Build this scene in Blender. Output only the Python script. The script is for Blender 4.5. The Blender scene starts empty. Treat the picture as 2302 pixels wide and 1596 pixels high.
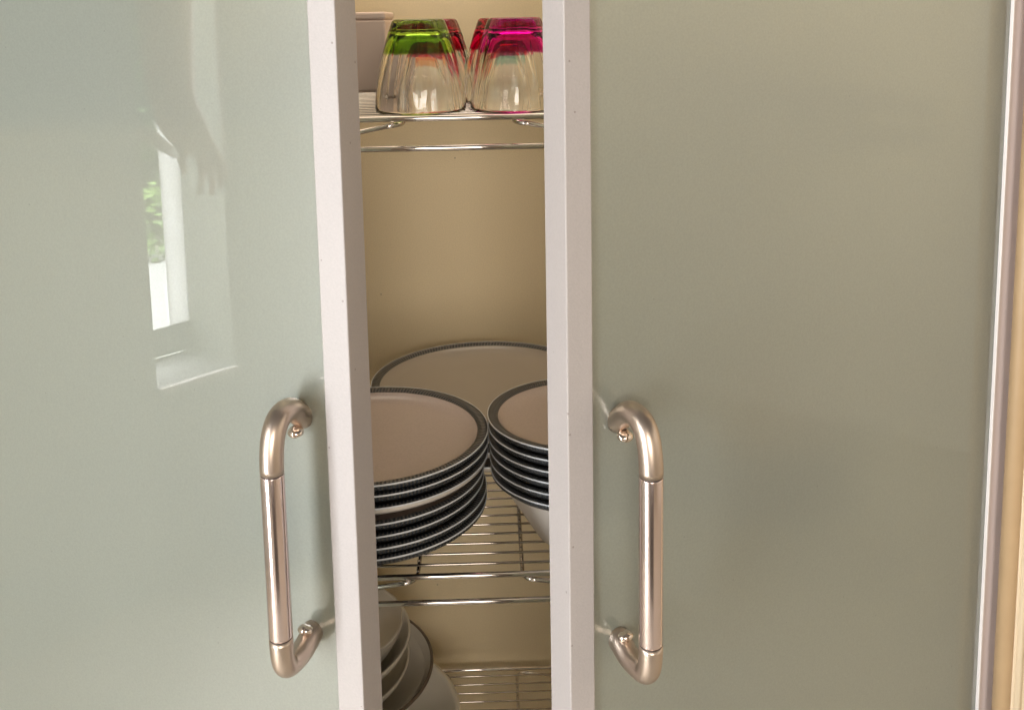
import bpy, bmesh, math, random
from mathutils import Vector, Matrix
from math import sin, cos, pi, radians, sqrt, atan2
random.seed(7)
S = bpy.context.scene
COL = S.collection
# ------------------------------------------------------------------ camera
F = 2200.0; PX0, PY0 = 1151.0, 345.0; NAD = (1440.0, 16400.0); VX = 1100.0   # picture measured 2302 x 1596
YH = PY0 - (F*F + (NAD[0]-PX0)*(VX-PX0))/(NAD[1]-PY0)
def dcam(px, py): return Vector(((px-PX0)/F, -(py-PY0)/F, -1.0))
az = -dcam(*NAD).normalized(); ay = dcam(VX, YH).normalized(); ax = ay.cross(az)
ROT = Matrix((ax, ay, az))                       # camera axes -> world axes
CAM = Vector((0, 0, 1.55))
cd = bpy.data.cameras.new('camera'); cam = bpy.data.objects.new('camera', cd); COL.objects.link(cam)
cam.matrix_world = Matrix.Translation(CAM) @ ROT.to_4x4()
cd.sensor_width = 36; cd.sensor_fit = 'HORIZONTAL'; cd.lens = 36*F/2302
cd.shift_y = -(798-PY0)/2302; cd.clip_start = .02; cd.clip_end = 60
S.camera = cam
S.view_settings.view_transform = 'Standard'; S.view_settings.look = 'None'
S.view_settings.exposure = 0; S.view_settings.gamma = 1
# ------------------------------------------------------------------ light
W = bpy.data.worlds.new('World'); S.world = W; W.use_nodes = True
bg = W.node_tree.nodes['Background']; bg.inputs[0].default_value = (1.0, .93, .84, 1); bg.inputs[1].default_value = .18
def area(name, loc, aim, sx, sy, power, colr):
    l = bpy.data.lights.new(name, 'AREA'); l.shape = 'RECTANGLE'; l.size = sx; l.size_y = sy
    l.energy = power; l.color = colr
    o = bpy.data.objects.new(name, l); COL.objects.link(o); o.location = loc
    o.rotation_euler = (Vector(aim)-Vector(loc)).to_track_quat('-Z', 'Y').to_euler()
    return o
area('window_light', (-1.38, -.58, 1.05), (0, .8, 1.15), .42, 1.9, 46, (.93, .97, 1.0))
area('room_light', (.15, -2.5, 1.65), (0, 1.0, 1.15), 1.1, 1.3, 50, (1, .91, .80))
area('cupboard_fill', (-.03, 1.30, 2.27), (-.03, 1.32, 1.0), 1.1, .46, 4.4, (1, .90, .76))  # added fill under the cupboard top; no lamp belongs there
area('daylight_outside', (-4.2, -.2, 3.4), (-4.2, -.2, 0), 3.2, 3.2, 3100, (1, 1, 1))
try:
    S.cycles.max_bounces = 26; S.cycles.transparent_max_bounces = 12
    S.cycles.transmission_bounces = 26; S.cycles.sample_clamp_indirect = 6
    S.cycles.caustics_refractive = False; S.cycles.caustics_reflective = False
except Exception: pass
# ------------------------------------------------------------------ picture <-> place
def unp(px, py, pt, nn):
    r = ROT @ dcam(px, py); nn = Vector(nn)
    return CAM + r*((Vector(pt)-CAM).dot(nn)/r.dot(nn))
def onY(px, py, Y): return unp(px, py, (0, Y, 0), (0, 1, 0))
def onZ(px, py, z): return unp(px, py, (0, 0, z), (0, 0, 1))
# ------------------------------------------------------------------ helpers
def tag(o, label=None, cat=None, group=None, kind=None):
    if label: o['label'] = label
    if cat: o['category'] = cat
    if group: o['group'] = group
    if kind: o['kind'] = kind
    return o
def empty(name, loc=(0, 0, 0), rz=0, parent=None):
    o = bpy.data.objects.new(name, None); COL.objects.link(o); o.location = loc; o.rotation_euler = (0, 0, rz)
    o.empty_display_size = .05
    if parent: o.parent = parent
    return o
def link(name, me, m=None, parent=None, smooth=True):
    o = bpy.data.objects.new(name, me); COL.objects.link(o)
    if m:
        for k in (m if isinstance(m, (list, tuple)) else [m]): me.materials.append(k)
    if parent: o.parent = parent
    if smooth:
        for p in me.polygons: p.use_smooth = True
    return o
def bm_obj(name, bm, m=None, parent=None, smooth=False):
    me = bpy.data.meshes.new(name); bmesh.ops.recalc_face_normals(bm, faces=bm.faces); bm.to_mesh(me); bm.free()
    return link(name, me, m, parent, smooth)
def box_bm(x0, x1, y0, y1, z0, z1, bev=0, seg=2):
    bm = bmesh.new(); bmesh.ops.create_cube(bm, size=1)
    for v in bm.verts: v.co = Vector(((x0+x1)/2+v.co.x*(x1-x0), (y0+y1)/2+v.co.y*(y1-y0), (z0+z1)/2+v.co.z*(z1-z0)))
    if bev: bmesh.ops.bevel(bm, geom=bm.edges[:], offset=bev, segments=seg, affect='EDGES', profile=.5)
    return bm
def box(name, x0, x1, y0, y1, z0, z1, m, parent=None, bev=0, seg=2):
    return bm_obj(name, box_bm(x0, x1, y0, y1, z0, z1, bev, seg), m, parent)
def tube_mesh(name, pts, r, seg=16, caps=True, closed=False):
    pts = [Vector(p) for p in pts]; n = len(pts); rs = r if isinstance(r, list) else [r]*n
    T = []
    for i in range(n):
        a = pts[max(i-1, 0)]; b = pts[min(i+1, n-1)]; T.append((b-a).normalized())
    up = Vector((0, 0, 1)) if abs(T[0].z) < .9 else Vector((0, 1, 0))
    N = (up - T[0]*up.dot(T[0])).normalized(); vs = []; fs = []
    for i in range(n):
        N = (N - T[i]*N.dot(T[i])).normalized(); B = T[i].cross(N)
        for k in range(seg):
            a = 2*pi*k/seg; vs.append(pts[i] + (N*cos(a)+B*sin(a))*rs[i])
    for i in range(n-1):
        for k in range(seg):
            k2 = (k+1) % seg; fs.append((i*seg+k, i*seg+k2, (i+1)*seg+k2, (i+1)*seg+k))
    if caps: fs.append(tuple(range(seg))[::-1]); fs.append(tuple((n-1)*seg+k for k in range(seg)))
    me = bpy.data.meshes.new(name); me.from_pydata([tuple(v) for v in vs], [], fs); me.update()
    return me
def tube(name, pts, r, m, parent=None, seg=16): return link(name, tube_mesh(name, pts, r, seg), m, parent)
def lathe_mesh(name, prof, seg=128, mod=None, close=False):
    vs = []; fs = []; n = len(prof); rings = []
    for (r, z) in prof:
        if r < 1e-6: rings.append([len(vs)]); vs.append((0, 0, z))
        else:
            ring = []
            for k in range(seg):
                a = 2*pi*k/seg; rr = r*(mod(a, r, z) if mod else 1); ring.append(len(vs)); vs.append((rr*cos(a), rr*sin(a), z))
            rings.append(ring)
    pairs = list(range(n-1))
    for i in pairs + ([n-1] if close else []):
        A = rings[i]; B = rings[(i+1) % n]
        for k in range(seg):
            k2 = (k+1) % seg
            if len(A) == 1 and len(B) == 1: continue
            if len(A) == 1: fs.append((A[0], B[k], B[k2]))
            elif len(B) == 1: fs.append((A[k], B[0], A[k2]))
            else: fs.append((A[k], B[k], B[k2], A[k2]))
    me = bpy.data.meshes.new(name); me.from_pydata(vs, [], fs); me.update()
    bm = bmesh.new(); bm.from_mesh(me); bmesh.ops.recalc_face_normals(bm, faces=bm.faces); bm.to_mesh(me); bm.free()
    return me
# ------------------------------------------------------------------ materials
def mat(name, col, rough=.5, metal=0, spec=.5, var=.06, vscale=6, bump=0, bscale=200, grain=0, **kw):
    m = bpy.data.materials.new(name); m.use_nodes = True; nt = m.node_tree; N = nt.nodes; L = nt.links
    p = N['Principled BSDF']; p.inputs['Base Color'].default_value = (*col, 1)
    p.inputs['Roughness'].default_value = rough; p.inputs['Metallic'].default_value = metal
    p.inputs['Specular IOR Level'].default_value = spec
    for k, v in kw.items(): p.inputs[k.replace('_', ' ')].default_value = v
    tc = N.new('ShaderNodeTexCoord')
    if var:
        no = N.new('ShaderNodeTexNoise'); no.inputs['Scale'].default_value = vscale; no.inputs['Detail'].default_value = 5
        L.new(tc.outputs['Object'], no.inputs['Vector'])
        mx = N.new('ShaderNodeMix'); mx.data_type = 'RGBA'
        mx.inputs[6].default_value = tuple(c*(1-var) for c in col)+(1,); mx.inputs[7].default_value = tuple(min(1, c*(1+var)) for c in col)+(1,)
        L.new(no.outputs['Fac'], mx.inputs[0]); L.new(mx.outputs[2], p.inputs['Base Color'])
    if grain:
        ng = N.new('ShaderNodeTexNoise'); ng.inputs['Scale'].default_value = 520; ng.inputs['Detail'].default_value = 2
        L.new(tc.outputs['Object'], ng.inputs['Vector'])
        mg = N.new('ShaderNodeMapRange'); mg.inputs[1].default_value = .3; mg.inputs[2].default_value = .7; mg.inputs[3].default_value = 1-grain; mg.inputs[4].default_value = 1+grain
        L.new(ng.outputs['Fac'], mg.inputs[0])
        vm = N.new('ShaderNodeVectorMath'); vm.operation = 'SCALE'; L.new(mx.outputs[2], vm.inputs[0]); L.new(mg.outputs[0], vm.inputs['Scale'])
        L.new(vm.outputs[0], p.inputs['Base Color'])
    if bump:
        nb = N.new('ShaderNodeTexNoise'); nb.inputs['Scale'].default_value = bscale; nb.inputs['Detail'].default_value = 3
        L.new(tc.outputs['Object'], nb.inputs['Vector'])
        b = N.new('ShaderNodeBump'); b.inputs['Strength'].default_value = bump; b.inputs['Distance'].default_value = .0006
        L.new(nb.outputs['Fac'], b.inputs['Height']); L.new(b.outputs[0], p.inputs['Normal'])
    return m
M_frame = mat('door_frame_lacquer', (.435, .394, .382), .42, grain=.035, bump=.25, bscale=500, var=.03)
M_mauve = mat('mauve_hinge_shade', (.78, .68, .68), .45, var=.04)  # stile colour stands in for a shaded hinge gap, lightened against casing shadow
M_alu = mat('frame_edge_white', (.86, .80, .78), .3, var=.02)
M_back = mat('cabinet_laminate', (.90, .76, .525), .6, grain=.05, var=.05, vscale=4, bump=.2, bscale=350)
M_chrome = mat('chromed_wire', (.66, .61, .57), .08, 1, var=.05, vscale=60)
M_wire = mat('thin_chromed_wire', (.47, .42, .38), .10, 1, var=.08, vscale=60)
M_satin = mat('satin_nickel', (.58, .475, .40), .34, 1, var=.08, vscale=40, bump=.08, bscale=900)
M_dimple = mat('polished_nickel', (.72, .62, .54), .14, 1, var=0)
M_dark = mat('dark_joint_ring', (.05, .035, .03), .5, var=0)  # dark ring in the joint between grip and elbow
def brushed():
    m = mat('brushed_nickel_grip', (.76, .63, .60), .20, 1, var=0)
    nt = m.node_tree; N = nt.nodes; L = nt.links; p = N['Principled BSDF']
    p.inputs['Anisotropic'].default_value = .0
    tc = N.new('ShaderNodeTexCoord'); mp = N.new('ShaderNodeMapping'); mp.inputs['Scale'].default_value = (260, 260, 3)
    no = N.new('ShaderNodeTexNoise'); no.inputs['Scale'].default_value = 1; no.inputs['Detail'].default_value = 2
    b = N.new('ShaderNodeBump'); b.inputs['Strength'].default_value = .35; b.inputs['Distance'].default_value = .0004
    L.new(tc.outputs['Object'], mp.inputs[0]); L.new(mp.outputs[0], no.inputs['Vector']); L.new(no.outputs['Fac'], b.inputs['Height']); L.new(b.outputs[0], p.inputs['Normal'])
    return m
M_grip = brushed()
def frosted():
    m = mat('frosted_glass', (.575, .615, .535), .38, var=.05, vscale=5, grain=.06)
    p = m.node_tree.nodes['Principled BSDF']
    p.inputs['Transmission Weight'].default_value = .70; p.inputs['IOR'].default_value = 1.45
    p.inputs['Coat Weight'].default_value = 1; p.inputs['Coat Roughness'].default_value = .015; p.inputs['Coat IOR'].default_value = 1.75
    nt = m.node_tree; N = nt.nodes; L = nt.links
    tc = N.new('ShaderNodeTexCoord'); n1 = N.new('ShaderNodeTexNoise'); n1.inputs['Scale'].default_value = 9; n1.inputs['Detail'].default_value = 8; n1.inputs['Distortion'].default_value = 1.2
    L.new(tc.outputs['Object'], n1.inputs['Vector'])
    mr = N.new('ShaderNodeMapRange'); mr.inputs[1].default_value = .52; mr.inputs[2].default_value = .72; mr.inputs[3].default_value = .003; mr.inputs[4].default_value = .030
    L.new(n1.outputs['Fac'], mr.inputs[0]); L.new(mr.outputs[0], p.inputs['Coat Roughness'])
    vo = N.new('ShaderNodeTexVoronoi'); vo.inputs['Scale'].default_value = 38; L.new(tc.outputs['Object'], vo.inputs['Vector'])
    lt = N.new('ShaderNodeMath'); lt.operation = 'LESS_THAN'; lt.inputs[1].default_value = .030; L.new(vo.outputs['Distance'], lt.inputs[0])
    src = p.inputs['Base Color'].links[0].from_socket
    mx = N.new('ShaderNodeMix'); mx.data_type = 'RGBA'; mx.inputs[7].default_value = (.30, .31, .28, 1)
    hf = N.new('ShaderNodeMath'); hf.operation = 'MULTIPLY'; hf.inputs[1].default_value = .5; L.new(lt.outputs[0], hf.inputs[0]); L.new(hf.outputs[0], mx.inputs[0])
    L.new(src, mx.inputs[6]); L.new(mx.outputs[2], p.inputs['Base Color'])
    return m
def specks(m, scale, size, col, amt):
    nt = m.node_tree; N = nt.nodes; L = nt.links; p = N['Principled BSDF']
    tc = N.new('ShaderNodeTexCoord'); vo = N.new('ShaderNodeTexVoronoi'); vo.inputs['Scale'].default_value = scale; L.new(tc.outputs['Object'], vo.inputs['Vector'])
    lt = N.new('ShaderNodeMath'); lt.operation = 'LESS_THAN'; lt.inputs[1].default_value = size; L.new(vo.outputs['Distance'], lt.inputs[0])
    hf = N.new('ShaderNodeMath'); hf.operation = 'MULTIPLY'; hf.inputs[1].default_value = amt; L.new(lt.outputs[0], hf.inputs[0])
    src = p.inputs['Base Color'].links[0].from_socket
    mx = N.new('ShaderNodeMix'); mx.data_type = 'RGBA'; mx.inputs[7].default_value = (*col, 1)
    L.new(hf.outputs[0], mx.inputs[0]); L.new(src, mx.inputs[6]); L.new(mx.outputs[2], p.inputs['Base Color'])
M_frost = frosted()
M_taupe = mat('taupe_glaze', (.60, .50, .465), .22, grain=.05, var=.04, vscale=10)
M_grey_taupe = mat('grey_taupe_glaze', (.43, .385, .345), .18, var=.05, vscale=10)
M_navy = mat('gap_shade_underside', (.035, .037, .05), .25, var=.2, vscale=40)  # shade in the gaps between stacked plates put into the underside colour
M_cream = mat('cream_glaze', (.72, .66, .60), .25, var=.03)
M_lip = mat('white_lip', (.82, .84, .88), .2, var=.02)
def rope(name='rope_rim_glaze', k=1.0):
    m = mat(name, (.05, .055, .06), .3, var=0)
    nt = m.node_tree; N = nt.nodes; L = nt.links; p = N['Principled BSDF']
    tc = N.new('ShaderNodeTexCoord'); sp = N.new('ShaderNodeSeparateXYZ'); L.new(tc.outputs['Object'], sp.inputs[0])
    at = N.new('ShaderNodeMath'); at.operation = 'ARCTAN2'; L.new(sp.outputs[1], at.inputs[0]); L.new(sp.outputs[0], at.inputs[1])
    ln = N.new('ShaderNodeVectorMath'); ln.operation = 'LENGTH'; L.new(tc.outputs['Object'], ln.inputs[0])
    m1 = N.new('ShaderNodeMath'); m1.operation = 'MULTIPLY'; m1.inputs[1].default_value = 200; L.new(at.outputs[0], m1.inputs[0])
    m2 = N.new('ShaderNodeMath'); m2.operation = 'MULTIPLY_ADD'; m2.inputs[1].default_value = 420; L.new(ln.outputs['Value'], m2.inputs[0]); L.new(m1.outputs[0], m2.inputs[2])
    sn = N.new('ShaderNodeMath'); sn.operation = 'SINE'; L.new(m2.outputs[0], sn.inputs[0])
    mr = N.new('ShaderNodeMapRange'); mr.inputs[1].default_value = -1; mr.inputs[2].default_value = 1; L.new(sn.outputs[0], mr.inputs[0])
    cr = N.new('ShaderNodeValToRGB'); L.new(mr.outputs[0], cr.inputs[0])
    cr.color_ramp.elements[0].color = (.024, .030, .040, 1); cr.color_ramp.elements[1].color = (.12*k, .115*k, .108*k, 1)
    cr.color_ramp.elements[0].position = .25; cr.color_ramp.elements[1].position = .85
    L.new(cr.outputs[0], p.inputs['Base Color'])
    b = N.new('ShaderNodeBump'); b.inputs['Strength'].default_value = .6; b.inputs['Distance'].default_value = .0012
    L.new(mr.outputs[0], b.inputs['Height']); L.new(b.outputs[0], p.inputs['Normal'])
    return m
specks(M_frame, 45, .05, (.16, .12, .10), .55); specks(M_back, 22, .03, (.22, .16, .09), .5)
M_rope = rope(); M_rope2 = rope('rope_skirt_glaze', .45)
def tumbler_mat(name, col):
    m = bpy.data.materials.new(name); m.use_nodes = True; nt = m.node_tree; N = nt.nodes; L = nt.links
    p = N['Principled BSDF']; p.inputs['Transmission Weight'].default_value = 1; p.inputs['Roughness'].default_value = .02; p.inputs['IOR'].default_value = 1.46
    tc = N.new('ShaderNodeTexCoord'); sp = N.new('ShaderNodeSeparateXYZ'); L.new(tc.outputs['Object'], sp.inputs[0])
    no = N.new('ShaderNodeTexNoise'); no.inputs['Scale'].default_value = 40; L.new(tc.outputs['Object'], no.inputs['Vector'])
    ad = N.new('ShaderNodeMath'); ad.operation = 'MULTIPLY_ADD'; ad.inputs[1].default_value = .003; L.new(no.outputs['Fac'], ad.inputs[0]); L.new(sp.outputs[2], ad.inputs[2])
    mr = N.new('ShaderNodeMapRange'); mr.inputs[1].default_value = .0630; mr.inputs[2].default_value = .0655; L.new(ad.outputs[0], mr.inputs[0])
    mx = N.new('ShaderNodeMix'); mx.data_type = 'RGBA'; mx.inputs[6].default_value = (1, 1, 1, 1); mx.inputs[7].default_value = (*col, 1)
    L.new(mr.outputs[0], mx.inputs[0]); L.new(mx.outputs[2], p.inputs['Base Color'])
    return m
M_carton = mat('pinkish_card', (.86, .69, .61), .7, var=.05, vscale=8, bump=.2)
M_wall = mat('cream_plaster', (.74, .68, .58), .8, var=.05, vscale=3, bump=.3, bscale=120)
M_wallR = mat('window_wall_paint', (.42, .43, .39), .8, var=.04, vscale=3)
M_casing = mat('cream_lacquered_wood', (.74, .60, .42), .35, var=.05, vscale=4)
M_orange = mat('orange_wood_edge', (.50, .34, .19), .45, var=.12, vscale=20)
M_floor = mat('floor_tile', (.68, .62, .53), .5, var=.15, vscale=5)
M_bowl = mat('stoneware_glaze', (.84, .79, .70), .3, var=.05, vscale=12)
M_bowl2 = mat('grey_stoneware_glaze', (.70, .66, .60), .3, var=.06, vscale=12)
M_line = mat('brown_band', (.15, .115, .09), .35, var=.1, vscale=40)

# ------------------------------------------------------------------ room shell
def struct(o): o['kind'] = 'structure'; return o
struct(box('floor', -1.9, 3.0, -3.0, 2.2, -.05, 0, M_floor))
struct(box('rear_wall', -1.9, 3.0, -3.1, -3.0, 0, 2.9, M_wall))
struct(box('wall_behind_cabinet', -1.9, 3.0, 1.66, 1.76, 0, 2.9, M_wall))
struct(box('right_wall', 3.0, 3.1, -3.1, 1.76, 0, 2.9, M_wall))

# ------------------------------------------------------------------ cabinet
HL = Vector((0, 0, 0))
cab = tag(empty('cabinet', (0, .95, 0)), 'tall kitchen cupboard with two half open frosted glass doors and wire shelves inside', 'cupboard')
def cbox(name, x0, x1, y0, y1, z0, z1, m, bev=.001):
    o = box(name, x0, x1, y0-.95, y1-.95, z0, z1, m, cab, bev); return o
CX0, CX1, CYF, CYB = -.66, .595, 1.03, 1.60
cbox('back_panel', CX0, CX1, CYB, CYB+.018, .10, 2.3, M_back)
cbox('side_panel', CX0-.018, CX0, CYF, CYB+.018, .08, 2.32, M_back)
cbox('side_panel', CX1, CX1+.018, CYF, CYB+.018, .08, 2.32, M_back)
cbox('top_panel', CX0, CX1, CYF, CYB, 2.30, 2.318, M_back)
cbox('bottom_panel', CX0, CX1, CYF, CYB, .082, .10, M_back)

def make_door(s, al, z, xb, xc, xg, L, wst, tst, attach, barS, hz, label):
    a = radians(al)
    P = onY(xc, 800, z); P.z = 0
    u = Vector((s*cos(a), sin(a), 0)); nn = Vector((s*sin(a), -cos(a), 0))
    d = empty('door', (0, 0, 0), 0, cab); tag(d, label)
    # local frame: x along the width away from the free edge, y = outward normal, z up
    Mx = Matrix(((u.x, nn.x, 0, P.x), (u.y, nn.y, 0, P.y-.95), (0, 0, 1, 0), (0, 0, 0, 1)))
    def add(o):
        if Mx.to_3x3().determinant() < 0: o.data.flip_normals()
        o.data.transform(Mx); o.data.update(); o.parent = d; return o
    Z0, Z1 = .12, 2.28
    add(box('stile', 0, wst, -tst, 0, Z0, Z1, M_frame, None, .0011, 2))
    add(box('hinge_stile', L-.0285, L, -tst, -.0005, Z0, Z1, M_mauve, None, .0011, 2))
    add(box('rail', wst+.0002, L-.0292, -tst+.0005, -.0005, Z1-.05, Z1, M_frame, None, .0011, 2))
    add(box('rail', wst+.0002, L-.0292, -tst+.0005, -.0005, Z0, Z0+.05, M_frame, None, .0011, 2))
    add(box('glass_pane', wst-.003, L-.0262, -.0085, -.0028, Z0+.045, Z1-.045, M_frost, None))
    add(box('edge_bead', L-.0312, L-.0293, -.0027, .0012, Z0+.05, Z1-.05, M_alu, None, .0004, 2))
    # handle
    um = attach[0]; zt, zb = attach[1], attach[2]; R = .0101; gt, gb = hz; Sd = barS
    def elbow(zz, zj, sgn, K=.0125, fd=-.004):
        def bz(p, n): return [tuple(p[0][i]*(1-t)**3+3*p[1][i]*t*(1-t)**2+3*p[2][i]*t*t*(1-t)+p[3][i]*t**3 for i in (0, 1)) for t in [k/n for k in range(n+1)]]
        h = abs(zz-zj)
        c = bz([(Sd, -h), (Sd, -.002 if sgn > 0 else .0005), (Sd*(.84 if sgn > 0 else .90), K), (Sd*.50, K)], 20) + bz([(Sd*.50, K), (Sd*.22, K), (.0085, fd+(K-fd)*.55), (-.0062, fd)], 14)[1:]
        pts = [(um, y, zz+sgn*w) for y, w in c]
        return pts
    add(tube('handle_elbow', elbow(zt, gt+.0012, 1), R, M_satin, None, 40))
    add(tube('handle_elbow', elbow(zb, gb-.0012, -1, .0030, -.0060), R, M_satin, None, 40))
    add(tube('handle_grip', [(um, Sd, gb), (um, Sd, gb+.001), (um, Sd, gt-.001), (um, Sd, gt)], [R-.0002, R, R, R-.0002], M_grip, None, 64))
    add(tube('joint_ring', [(um, Sd, gt-.0002), (um, Sd, gt+.0014)], R-.0006, M_dark, None, 40))
    add(tube('joint_ring', [(um, Sd, gb-.0014), (um, Sd, gb+.0002)], R-.0006, M_dark, None, 40))
    for zz, sg in ((zt, -1), (zb, 1)):
        # polished oval facet on the inner side of each foot of the handle
        bm = bmesh.new(); bmesh.ops.create_uvsphere(bm, u_segments=28, v_segments=14, radius=1)
        for v in bm.verts:
            v.co = Vector((v.co.x*.0074, v.co.y*.0066, v.co.z*.0046*(1+.10*sin(5*v.co.x+3*v.co.y))))
        bmesh.ops.rotate(bm, verts=bm.verts, cent=(0, 0, 0), matrix=Matrix.Rotation(radians(sg*18), 3, 'X'))
        for v in bm.verts: v.co += Vector((um, .0088, zz+(sg*.0115 if sg < 0 else .0135)))
        add(bm_obj('polished_facet', bm, M_dimple, None, True))
    return d
make_door(-1, 21.5, .80, 829, 785, 725, .545, .0260, .0345, (.0508, 1.2115, 1.0015), .0462, (1.1785, 1.0325),
          'left frosted glass door with white frame, reflecting a window')
make_door(1, 26, .77, 1228, 1275, 1333, .565, .0248, .0348, (.0506, 1.2115, 1.0035), .0465, (1.1795, 1.0330),
          'right frosted glass door with white frame, plain and darker')

# ------------------------------------------------------------------ board at the right border
cas = tag(empty('door_casing', (.493, .93, 0)), 'cream painted casing board with an orange edge right of the cupboard', 'casing')
e0 = onY(2267, 800, .985)
cas.location = (e0.x+.009, .985, 0)
b = box('board', .014, .9, 0, .014, 0, 2.6, M_casing, cas, .004, 3)
tube('edge_strip', [(.008, .008, 0), (.008, .008, 2.6)], .0095, M_orange, cas, 32)
tube('bead', [(.0215, .001, 0), (.0215, .001, 2.6)], .0042, M_casing, cas, 20)

# ------------------------------------------------------------------ wire shelves
ZU = onY(1000, 266, 1).z; ZM = onY(1145, 1290, 1).z; ZT = onY(1120, 1503, 1.57).z
DROP = ZU - onY(1000, 333, 1).z
X0, X1 = -.60, .455; YB = 1.57; RW, RR = .0014, .0031
def make_shelf(z, label, first=None):
    t = tag(empty('wire_shelf', (0, 1.0, z)), label, 'wire shelf', 'wire shelves in the cupboard')
    if first:
        for ch in first.children:
            c = ch.copy(); COL.objects.link(c); c.parent = t
        return t
    for (y, zz) in ((0, 0), (0, -DROP), (YB-1.0, 0)):
        tube('rail', [(X0, y, zz), (X1, y, zz)], RR, M_chrome, t, 20)
    # frame wires bent at their ends
    for x, sg in ((-.092, -1), (.024, 1), (-.36, -1), (.30, 1)):
        r = .014; pts = []
        yf = .006; zl = -.0052
        xe = x+sg*.09
        yb2 = YB-1.0-.004
        pts.append((xe, yb2-.012, zl-.004))
        for k in range(9):
            a = pi/2*k/8; pts.append((x+sg*r*(1-sin(a)), yb2-r*(1-cos(a)), zl))
        for k in range(9):
            a = pi/2*(8-k)/8; pts.append((x+sg*r*(1-sin(a)), yf+r*(1-cos(a)) - .006, zl-.002*(k/8)))
        pts.append((x+sg*.045, yf-.006+.004, zl-.0085)); pts.append((xe, yf-.006+.011, zl-.017))
        tube('frame_wire', pts, .0026, M_chrome, t, 14)
    me = tube_mesh('wire', [(X0, 0, 0), (X1, 0, 0)], RW, 10); me.materials.append(M_wire)
    for p in me.polygons: p.use_smooth = True
    k = 0; y = .0215
    while y < YB-1.0-.008:
        o = bpy.data.objects.new('wire', me); COL.objects.link(o); o.parent = t; o.location = (0, y, .0008); y += .0212; k += 1
    return t
shM = make_shelf(ZM, 'middle chrome wire shelf carrying the three plate stacks')
make_shelf(ZU, 'top chrome wire shelf carrying the coloured tumblers', shM)
make_shelf(ZT, 'bottom chrome wire shelf beside the stoneware bowls', shM)

# ------------------------------------------------------------------ plates
def plate_parts(R, style, deep=.020):
    w = .0122
    z1 = -.0065
    top = [(0, -.0125), (R*.55, -.0125), (R-.032, -.0115), (R-.020, -.0092), (R-w-.001, -.0040), (R-w-.0003, -.0030)]
    if style == 'bowl':
        under = [(R-w-.0005, -.0085), (R*.80, -.030), (R*.52, -deep+.006), (R*.46, -deep), (R*.42, -deep), (R*.40, -deep+.004), (0, -deep+.004)]
        top = [(0, -deep+.010), (R*.45, -deep+.010), (R*.78, -.024), (R-w-.002, -.0060), (R-w-.0003, -.0030)]
    else:
        under = [(R-w-.0005, -.0098), (R-.030, -.0155), (R*.62, -.0172), (R*.60, -deep), (R*.57, -deep), (R*.56, -.0172), (0, -.0165)]
    return top, under, w
def make_plate(R, x, y, z, label, group, style='plate', deep=.020, tilt=(0, 0)):
    key = (R, style, deep)
    t = tag(empty('bowl' if style == 'bowl' else 'plate', (x, y, z), random.uniform(0, 6)), label, 'bowl' if style == 'bowl' else 'plate', group)
    if key not in CACHE:
        top, under, w = plate_parts(R, style, deep)
        body = lathe_mesh('body', top+under, 128); body.materials.append(M_cream if style in ('bowl', 'pale') else M_taupe)
        if style not in ('bowl',):
            body.materials.append(M_cream if style == 'pale' else M_navy)
            for p in body.polygons:
                c = p.center; 
                if p.normal.z < -.1 or (c.xy.length > R*.58 and c.z < -.0125): p.material_index = 1
        if style in ('pale',):
            body.materials[0] = M_grey_taupe if R > .15 else M_taupe
        band = lathe_mesh('rim_band', [(R-w-.0003, -.0030), (R-w+.002, -.0008), (R-w*.55, .0001), (R-.0011, -.0002), (R-.0009, -.0009), (R-.0014, -.004), (R-w-.0005, -.0085)], 256)
        band.materials.append(M_rope)
        if style == 'pale':
            skirt = lathe_mesh('outer_skirt', [(R-.0016, -.0005), (R-.0004, -.0015), (R-.0007, -.0045), (R-.006, -.0095), (R-w-.0006, -.0105)], 128); skirt.materials.append(M_cream)
        else:
            skirt = lathe_mesh('outer_skirt', [(R-.0014, -.0008), (R-.0003, -.0011), (R-.0008, -.0050), (R-.006, -.0098), (R-w-.0004, -.0108)], 256); skirt.materials.append(M_rope2)
        lip = lathe_mesh('lip', [(R-.0012, -.0003), (R-.0007, .0001), (R-.0001, -.0002), (R, -.0008), (R-.0002, -.0017), (R-.0010, -.0015)], 128); lip.materials.append(M_lip)
        for me in (body, band, skirt, lip):
            for p in me.polygons: p.use_smooth = True
        CACHE[key] = (body, band, skirt, lip)
    for me, nm in zip(CACHE[key], ('body', 'rim_band', 'outer_skirt', 'lip')):
        o = bpy.data.objects.new(nm, me); COL.objects.link(o); o.parent = t
    t.rotation_euler = (tilt[0], tilt[1], t.rotation_euler[2])
    return t
CACHE = {}
ordn = ['topmost', 'second', 'third', 'fourth', 'fifth', 'sixth', 'seventh']
# front left stack (heights read from the white lips at the left edge of the gap)
ys = [1095, 1120, 1149.5, 1187, 1216, 1244, 1270]
cxl, cyl, RL, zL = -.1464, 1.0629, .1357, 1.090
for i in range(7):
    dx = [0, .0002, -.0004, -.0052, -.0060, -.0032, -.0030][i]
    zz = zL - (ys[i]-ys[0])*.000455
    st = 'pale' if i == 2 else 'plate'
    lab = ('topmost plate of the front left stack with a dark rope patterned rim' if i == 0 else
           'third plate of the front left stack, the one showing a cream underside' if i == 2 else
           'lowest dark rimmed plate of the front left stack, just above the wires' if i == 6 else
           ordn[i]+' dark rimmed plate from the top of the front left stack')
    make_plate(RL, cxl+dx, cyl+random.uniform(-.001, .001), zz, lab, 'dark rimmed plates stacked on the middle shelf', st)
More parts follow.
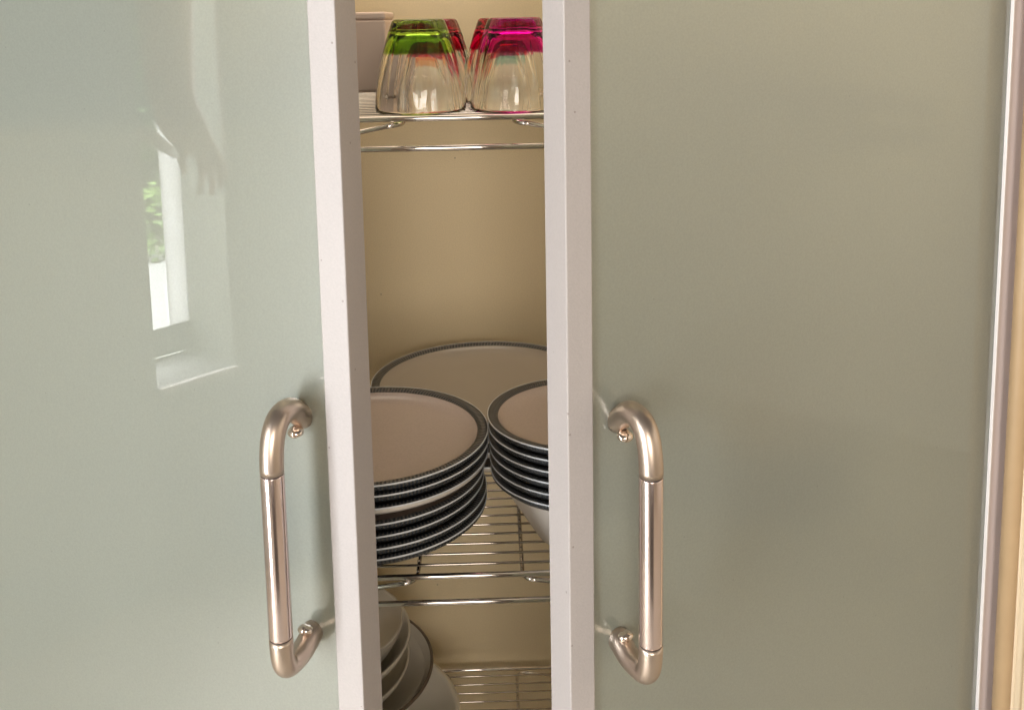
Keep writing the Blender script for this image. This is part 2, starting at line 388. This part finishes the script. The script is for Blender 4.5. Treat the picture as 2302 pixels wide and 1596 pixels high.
# front right stack
cxr, cyr, RRt, zR = .0961, 1.080, .1081, 1.100
for i in range(6):
    dx = [0, .0006, .0004, .0016, .0016, .0024][i]
    lab = ('topmost small plate of the front right stack beside the right door frame' if i == 0 else
           'lowest of the front right stack, a pale footed dish under the small plates' if i == 5 else
           ordn[i]+' small dark rimmed plate from the top of the front right stack')
    make_plate(RRt, cxr+dx, cyr, zR-.0128*i, lab, 'small plates stacked on the right', 'bowl' if i == 5 else 'plate', (zR-.0128*5-ZM-.0022) if i == 5 else .0195)
# back stack
for i in range(4):
    lab = 'large platter at the back, its dark rim arching behind both front stacks' if i == 0 else ordn[i]+' platter from the top of the back stack, just its edge showing'
    make_plate(.1662, -.0171+[0, .003, -.003, .001][i], 1.3763, 1.030-.0195*i, lab, 'large platters stacked at the back', 'pale', .0205)

# ------------------------------------------------------------------ tumblers
def make_tumbler(name_col, col, x, y, rot, label, sc=1):
    H = .0985
    m = tumbler_mat(name_col+'_tinted_glass', col)
    # stands upside down: rim at z=0, coloured base at the top; eight soft flutes
    outer = [(.0490, 0.0010), (.0496, .004), (.0490, .014), (.0470, .028), (.0435, .046), (.0392, .064), (.0345, .080), (.0305, .0915), (.0285, .0965), (.0262, H), (0, H)]
    inner = [(0, H-.014), (.0200, H-.0145), (.0250, H-.018), (.0300, .074), (.0352, .058), (.0400, .042), (.0437, .027), (.0458, .013), (.0466, .003), (.0474, .0003), (.0484, 0.0)]
    def mod(a, r, z):
        q = abs(cos(4*a)); k = .038*min(1, z/.03) if z < .085 else .038
        return 1 + k*(q-.62)
    me = lathe_mesh('tumbler', outer+inner, 160, mod, close=True)
    # close ring joins last and first profile points
    o = link('tumbler', me, m); o.location = (x, y, ZU+.0024); o.rotation_euler = (0, 0, rot); o.scale = (sc, sc, sc)
    tag(o, label, 'tumbler', 'upturned tinted tumblers on the top shelf'); return o
xg = onY(947, 250, 1.070).x; xp = onY(1160, 250, 1.066).x
make_tumbler('green', (.30, .50, .05), xg, 1.067, radians(22.5), 'upside down tumbler with a lime green base, leftmost on the top shelf')
make_tumbler('magenta', (.62, .0, .30), xp, 1.066, radians(5), 'upside down tumbler with a magenta base beside the right door frame')
make_tumbler('red', (.50, .02, .06), xg+.009, 1.180, radians(10), 'upside down tumbler with a red base directly behind the green one')
make_tumbler('orange', (.95, .52, .28), xg-.004, 1.300, radians(31), 'upside down tumbler with an orange base behind the green and red ones')
make_tumbler('crimson', (.62, .0, .06), xp-.012, 1.176, radians(17), 'upside down tumbler with a crimson base directly behind the magenta one')
make_tumbler('teal', (.40, .68, .64), xp-.012, 1.290, radians(3), 'upside down tumbler with a teal base behind the magenta and crimson ones')
# pinkish carton at the back
c0 = onZ(790, 212, ZU); c1 = onY(872, 212, c0.y); ctop = onY(830, 28, c0.y).z
ct = tag(empty('carton', (c1.x, c0.y, ZU+.0024)), 'pinkish card box behind the green tumbler on the top shelf', 'box')
box('body', -.16, 0, 0, .12, 0, ctop-ZU-.0130, M_carton, ct, .003)
box('lid', -.1603, .0003, -.0003, .1203, ctop-ZU-.0129, ctop-ZU-.0024, M_carton, ct, .003)

# ------------------------------------------------------------------ bowls at the lower left
def make_bowl(px, py, a, Yc, depth, m, label, line=False, wall=.004, foot=.45, cat='bowl', tilt=0):
    P = onY(px, py, Yc); R = a/F*Yc*1.01; x = P.x-R
    t = tag(empty('bowl' if cat == 'bowl' else 'dish', (x, Yc, P.z)), label, cat, 'stoneware stacked on the bottom shelf')
    outer = [(R, -.001), (R-.0006, -.004), (R*.96, -depth*.25), (R*.86, -depth*.55), (R*.66, -depth*.86), (R*foot+.004, -depth*.97), (R*foot, -depth), (R*foot-.004, -depth), (R*foot-.006, -depth+.003), (0, -depth+.003)]
    inner = [(0, -depth+.008), (R*.40, -depth+.009), (R*.63, -depth*.80+.002), (R*.82, -depth*.50), (R*.92, -depth*.22), (R-wall, -.004), (R-wall*.7, 0)]
    o = link('body', lathe_mesh('body', inner+outer, 128), m, t)
    if line:
        link('rim_line', lathe_mesh('rim_line', [(R-.0038, .0002), (R-.002, .0012), (R+.0006, .0006), (R+.0008, -.002), (R-.0004, -.003)], 128), M_line, t)
        link('inner_line', lathe_mesh('inner_line', [(R*.915, -depth*.22+.0006), (R*.925, -depth*.20+.0022), (R*.935, -depth*.20+.0040)], 128), M_bowl2, t)
    t.rotation_euler = (tilt, 0, 0)
    return t
YC = 1.33
make_bowl(906, 1391, 172, YC, .062, M_bowl2, 'small grey bowl on top of the stoneware pile beside the left door')
make_bowl(922, 1421, 225, YC, .050, M_bowl, 'second bowl from the top of the stoneware pile, slightly wider', tilt=.03)
make_bowl(920, 1476, 228, YC, .050, M_bowl, 'third bowl from the top of the stoneware pile, with a pale rim')
make_bowl(973, 1489, 250, YC, .045, M_bowl2, 'wide dish with a dark brown line round its rim, in the stoneware pile', True, foot=.55, cat='dish')
zb = onY(1035, 1602, YC).z
make_bowl(1035, 1602, 285, YC, zb-ZT-.0024, M_bowl, 'large deep bowl at the bottom of the stoneware pile', wall=.009, foot=.5)


# things further along the shelves, seen only as soft shapes through the frosted doors
M_pot = mat('dark_enamel', (.10, .13, .12), .3, var=.1)
def make_pot(x, y, z, R, H, label):
    t = tag(empty('pot', (x, y, z)), label, 'pot')
    link('body', lathe_mesh('body', [(0, 0), (R*.93, 0), (R, .012), (R, H), (R-.004, H+.001), (R-.006, H-.002), (R-.006, .014), (0, .008)], 64), M_pot, t)
    link('lid', lathe_mesh('lid', [(0, H+.020), (R*.5, H+.016), (R*.9, H+.006), (R-.004, H+.002), (R*.9, H+.0015), (0, H+.0015)], 64), M_pot, t)
    link('knob', lathe_mesh('knob', [(0, H+.040), (.013, H+.037), (.014, H+.028), (.008, H+.0195), (0, H+.0195)], 32), M_chrome, t)
    return t
make_pot(-.50, 1.125, ZU+.0024, .140, .27, 'dark lidded pot showing as a soft shape through the left frosted door')
for i in range(8):
    lab = ordn[i]+' plate from the top of the stack hidden behind the right frosted door' if i < 7 else 'bottom plate of the stack hidden behind the right frosted door'
    make_plate(RRt, .325, 1.15, ZM+.024+.0128*(7-i), lab, 'plates stacked behind the right door')

# ------------------------------------------------------------------ window niche seen mirrored in the left door
XW = -1.9
M_sill = mat('grey_stone_sill', (.17, .175, .17), .5, var=.1)
al = radians(21.5); NN = Vector((-sin(al), -cos(al), 0)); PD = onY(785, 800, .80)
CM = CAM - 2*(CAM-PD).dot(NN)*NN
def mp(px, py, xw):
    r = ROT @ dcam(px, py); r = r - 2*r.dot(NN)*NN
    return CM + r*((xw-CM.x)/r.x)
yr = (mp(505, 500, XW).y); yl = mp(345, 800, XW).y; zs = (mp(352, 866, XW).z+mp(515, 833, XW).z)/2
# reveal depth: where the sight line of the frame's edge meets the reveal
k1 = mp(426, 740, -1.9); k2 = mp(426, 740, -2.4); XP = -1.9 - .5*(k1.y-yr)/(k1.y-k2.y)
ztop = 2.35
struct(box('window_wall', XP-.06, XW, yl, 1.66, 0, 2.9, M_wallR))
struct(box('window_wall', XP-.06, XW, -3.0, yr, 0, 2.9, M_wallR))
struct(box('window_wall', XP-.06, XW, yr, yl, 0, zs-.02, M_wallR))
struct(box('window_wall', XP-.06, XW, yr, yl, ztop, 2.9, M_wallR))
sill = box('window_sill', XP+.001, XW+.004, yr+.001, yl-.001, zs-.0195, zs, M_sill, None, .001)
box('edging', XW+.0045, XW+.024, yr+.001, yl-.001, zs-.012, zs+.003, M_alu, sill, .001)
tag(sill, 'grey window sill with a bright front edge seen mirrored in the left glass door', 'window sill')
M_pvc = mat('white_window_profile', (.9, .9, .9), .4, var=.02, Transmission_Weight=0)
nt = M_pvc.node_tree; tr = nt.nodes.new('ShaderNodeBsdfTranslucent'); tr.inputs[0].default_value = (.9, .9, .9, 1)
ms = nt.nodes.new('ShaderNodeMixShader'); ms.inputs[0].default_value = .88  # translucency added so daylight behind brightens the frame's room side
nt.links.new(nt.nodes['Principled BSDF'].outputs[0], ms.inputs[1]); nt.links.new(tr.outputs[0], ms.inputs[2]); nt.links.new(ms.outputs[0], nt.nodes['Material Output'].inputs[0])
win = tag(empty('window', (XP, (yr+yl)/2, zs)), 'white framed window onto a garden, mirrored in the left glass door', 'window')
hw = (yl-yr)/2; zf = mp(345, 742, XP).z - zs; wf = abs(mp(381, 500, XP).y-mp(426, 500, XP).y)*.95
def wbox(name, y0, y1, z0, z1, m, x0=-.04, x1=0): return box(name, x0, x1, y0, y1, z0, z1, m, win, .001)
M_grey = mat('window_surround', (.45, .46, .44), .6, var=.02)
wbox('frame', -hw+.001, -hw+wf, zf, ztop-zs-.001, M_pvc, -.012, 0)
box('corner_strip', XW-XP, XW-XP+.005, -hw-.010, -hw-.0005, 1.16-zs, ztop-zs, M_alu, win, .001)
wbox('frame', hw-.03, hw-.001, zf, ztop-zs-.001, M_pvc, -.012, 0)
wbox('frame', -hw+.001, hw-.001, .001, zf-.001, M_grey, -.04, 0)
M_pane = bpy.data.materials.new('clear_pane'); M_pane.use_nodes = True
pn = M_pane.node_tree; pn.nodes.clear(); po = pn.nodes.new('ShaderNodeOutputMaterial'); pt = pn.nodes.new('ShaderNodeBsdfTransparent'); pg = pn.nodes.new('ShaderNodeBsdfGlossy'); pm = pn.nodes.new('ShaderNodeMixShader')
pg.inputs['Roughness'].default_value = .02; pm.inputs[0].default_value = .05
pn.links.new(pt.outputs[0], pm.inputs[1]); pn.links.new(pg.outputs[0], pm.inputs[2]); pn.links.new(pm.outputs[0], po.inputs[0])
wbox('pane', -hw+wf, hw-.03, zf, ztop-zs-.01, M_pane, -.020, -.016)
# garden outside
M_pave = mat('pale_paving', (.50, .51, .52), .8, var=.12, vscale=4)
M_leaf2 = mat('lit_shrub_leaf', (.20, .33, .09), .5, var=.5, vscale=9)  # brighter green: light on the hedge's foot put into the colour
M_leaf = mat('shaded_hedge_leaf', (.07, .10, .045), .5, var=.5, vscale=9)  # darker green: shade on the upper hedge put into the colour
gy = mp(350, 600, -5.4)
struct(box('patio_bed', -6.5, XP-.2, -3.2, 2.2, -.08, -.01, M_floor))
sl = box_bm(0, .595, 0, .595, 0, .02, .004, 1)
me = bpy.data.meshes.new('paving_slab'); sl.to_mesh(me); sl.free(); me.materials.append(M_pave)
pat = tag(empty('patio', (-4, -.5, -.01)), 'pale paved patio outside the mirrored window', 'patio')
for i in range(6):
    for j in range(7):
        o = bpy.data.objects.new('paving_slab', me); COL.objects.link(o); o.parent = pat; o.location = (1.3-.6*i-.1, -2.2+.6*j, random.uniform(0, .003))
def leaves(name, n, x0, x1, z0, z1, s0, s1, m, label, cat):
    bm = bmesh.new()
    for k in range(n):
        p = Vector((x0+(x1-x0)*random.random()**2, random.uniform(-3.0, 2.0), random.uniform(z0, z1)))
        q = Matrix.Rotation(random.uniform(0, 6.3), 3, 'Z') @ Matrix.Rotation(random.uniform(0, 3.1), 3, 'X')
        s = random.uniform(s0, s1)
        bm.faces.new([bm.verts.new(p + q @ Vector(c)*s) for c in ((-1, 0, 0), (0, -.45, 0), (1, 0, 0), (0, .45, .1))])
    me = bpy.data.meshes.new(name); bm.to_mesh(me); bm.free()
    tag(link(name, me, m, None, False), label, cat)
leaves('hedge', 8000, -5.9, -6.4, 0, 2.4, .03, .07, M_leaf, 'tall hedge in shaded dark green in the garden behind the mirrored window', 'hedge')
leaves('shrub', 3500, -5.4, -5.8, 0, .50, .02, .05, M_leaf2, 'low shrub in lit bright green in front of the hedge behind the mirrored window', 'shrub')

# ------------------------------------------------------------------ dark counter added unseen behind the camera for the metal to mirror
M_dkwood = mat('dark_stained_wood', (.060, .045, .036), .45, var=.3, vscale=8)
ctr = tag(empty('reflection_counter', (.08, -.95, 0)), 'dark stained counter standing opposite the cupboard', 'reflection_counter')
box('carcass', -.42, .42, -.30, .30, .08, .86, M_dkwood, ctr, .003)
box('plinth', -.38, .38, -.26, .26, 0, .079, M_dkwood, ctr)
box('worktop', -.45, .45, -.33, .33, .861, .90, M_dkwood, ctr, .003)
for k in range(3): box('drawer_front', -.40+.27*k, -.14+.27*k, .301, .318, .12, .82, M_dkwood, ctr, .002)
# ------------------------------------------------------------------ person's bare arm, mirrored in the left door
M_skin = mat('skin', (.62, .40, .30), .5, var=.08, vscale=20, Subsurface_Weight=.05)
XA = -1.05
def ap(px, py, dx=0): return mp(px, py, XA+dx)
arm = tag(empty('person', ap(370, 0)), 'bare forearm and loosely hanging hand, mirrored in the left glass door', 'person')
def skin_chain(name, nodes, edges, parent, m, sub=2):
    me = bpy.data.meshes.new(name); o = parent.location
    me.from_pydata([tuple(Vector(p)-o) for p, r in nodes], edges, []); me.update()
    ob = link(name, me, m, parent, True)
    sk = ob.modifiers.new('skin', 'SKIN'); sk.use_smooth_shade = True
    for i, (p, r) in enumerate(nodes):
        v = me.skin_vertices[0].data[i]; v.radius = (r, r); v.use_root = (i == 0)
    sb = ob.modifiers.new('sub', 'SUBSURF'); sb.levels = sub; sb.render_levels = sub
    return ob
nodes = [(ap(362, -420), .055), (ap(362, -200), .053), (ap(366, 20), .050), (ap(374, 170), .046), (ap(388, 255), .038)]
edges = [(0, 1), (1, 2), (2, 3), (3, 4)]
def addn(par, p, r): nodes.append((p, r)); edges.append((par, len(nodes)-1)); return len(nodes)-1
palm = addn(4, ap(424, 318), .029)
kn = [((448, 352), -.02), ((455, 345), -.005), ((464, 338), .01), ((470, 328), .024)]
tips = [[((450, 395), .007), ((448, 422), .006), ((443, 441), .005)], [((468, 388), .0075), ((474, 420), .0065), ((470, 443), .0055)],
        [((484, 375), .0075), ((493, 402), .0065), ((490, 428), .0055)], [((488, 355), .007), ((499, 380), .006), ((498, 402), .005)]]
for (kp, dx), tt in zip(kn, tips):
    i = addn(palm, ap(*kp, dx), .010)
    for p, r in tt: i = addn(i, ap(*p, dx*1.1), r)
i = addn(palm, ap(402, 332, -.02), .011); i = addn(i, ap(404, 362, -.028), .008); i = addn(i, ap(412, 392, -.03), .0065)
tube('cuff', [ap(306, 292, .05), ap(345, 318, .055), ap(392, 350, .05)], [.011, .012, .007], M_alu, None).parent = arm
arm.children[0].matrix_parent_inverse = Matrix.Translation(-arm.location)
skin_chain('arm_and_hand', nodes, edges, arm, M_skin)
print('bits', yr, yl, zs, XP, ZU, ZM, ZT, 'arm', arm.location[:])
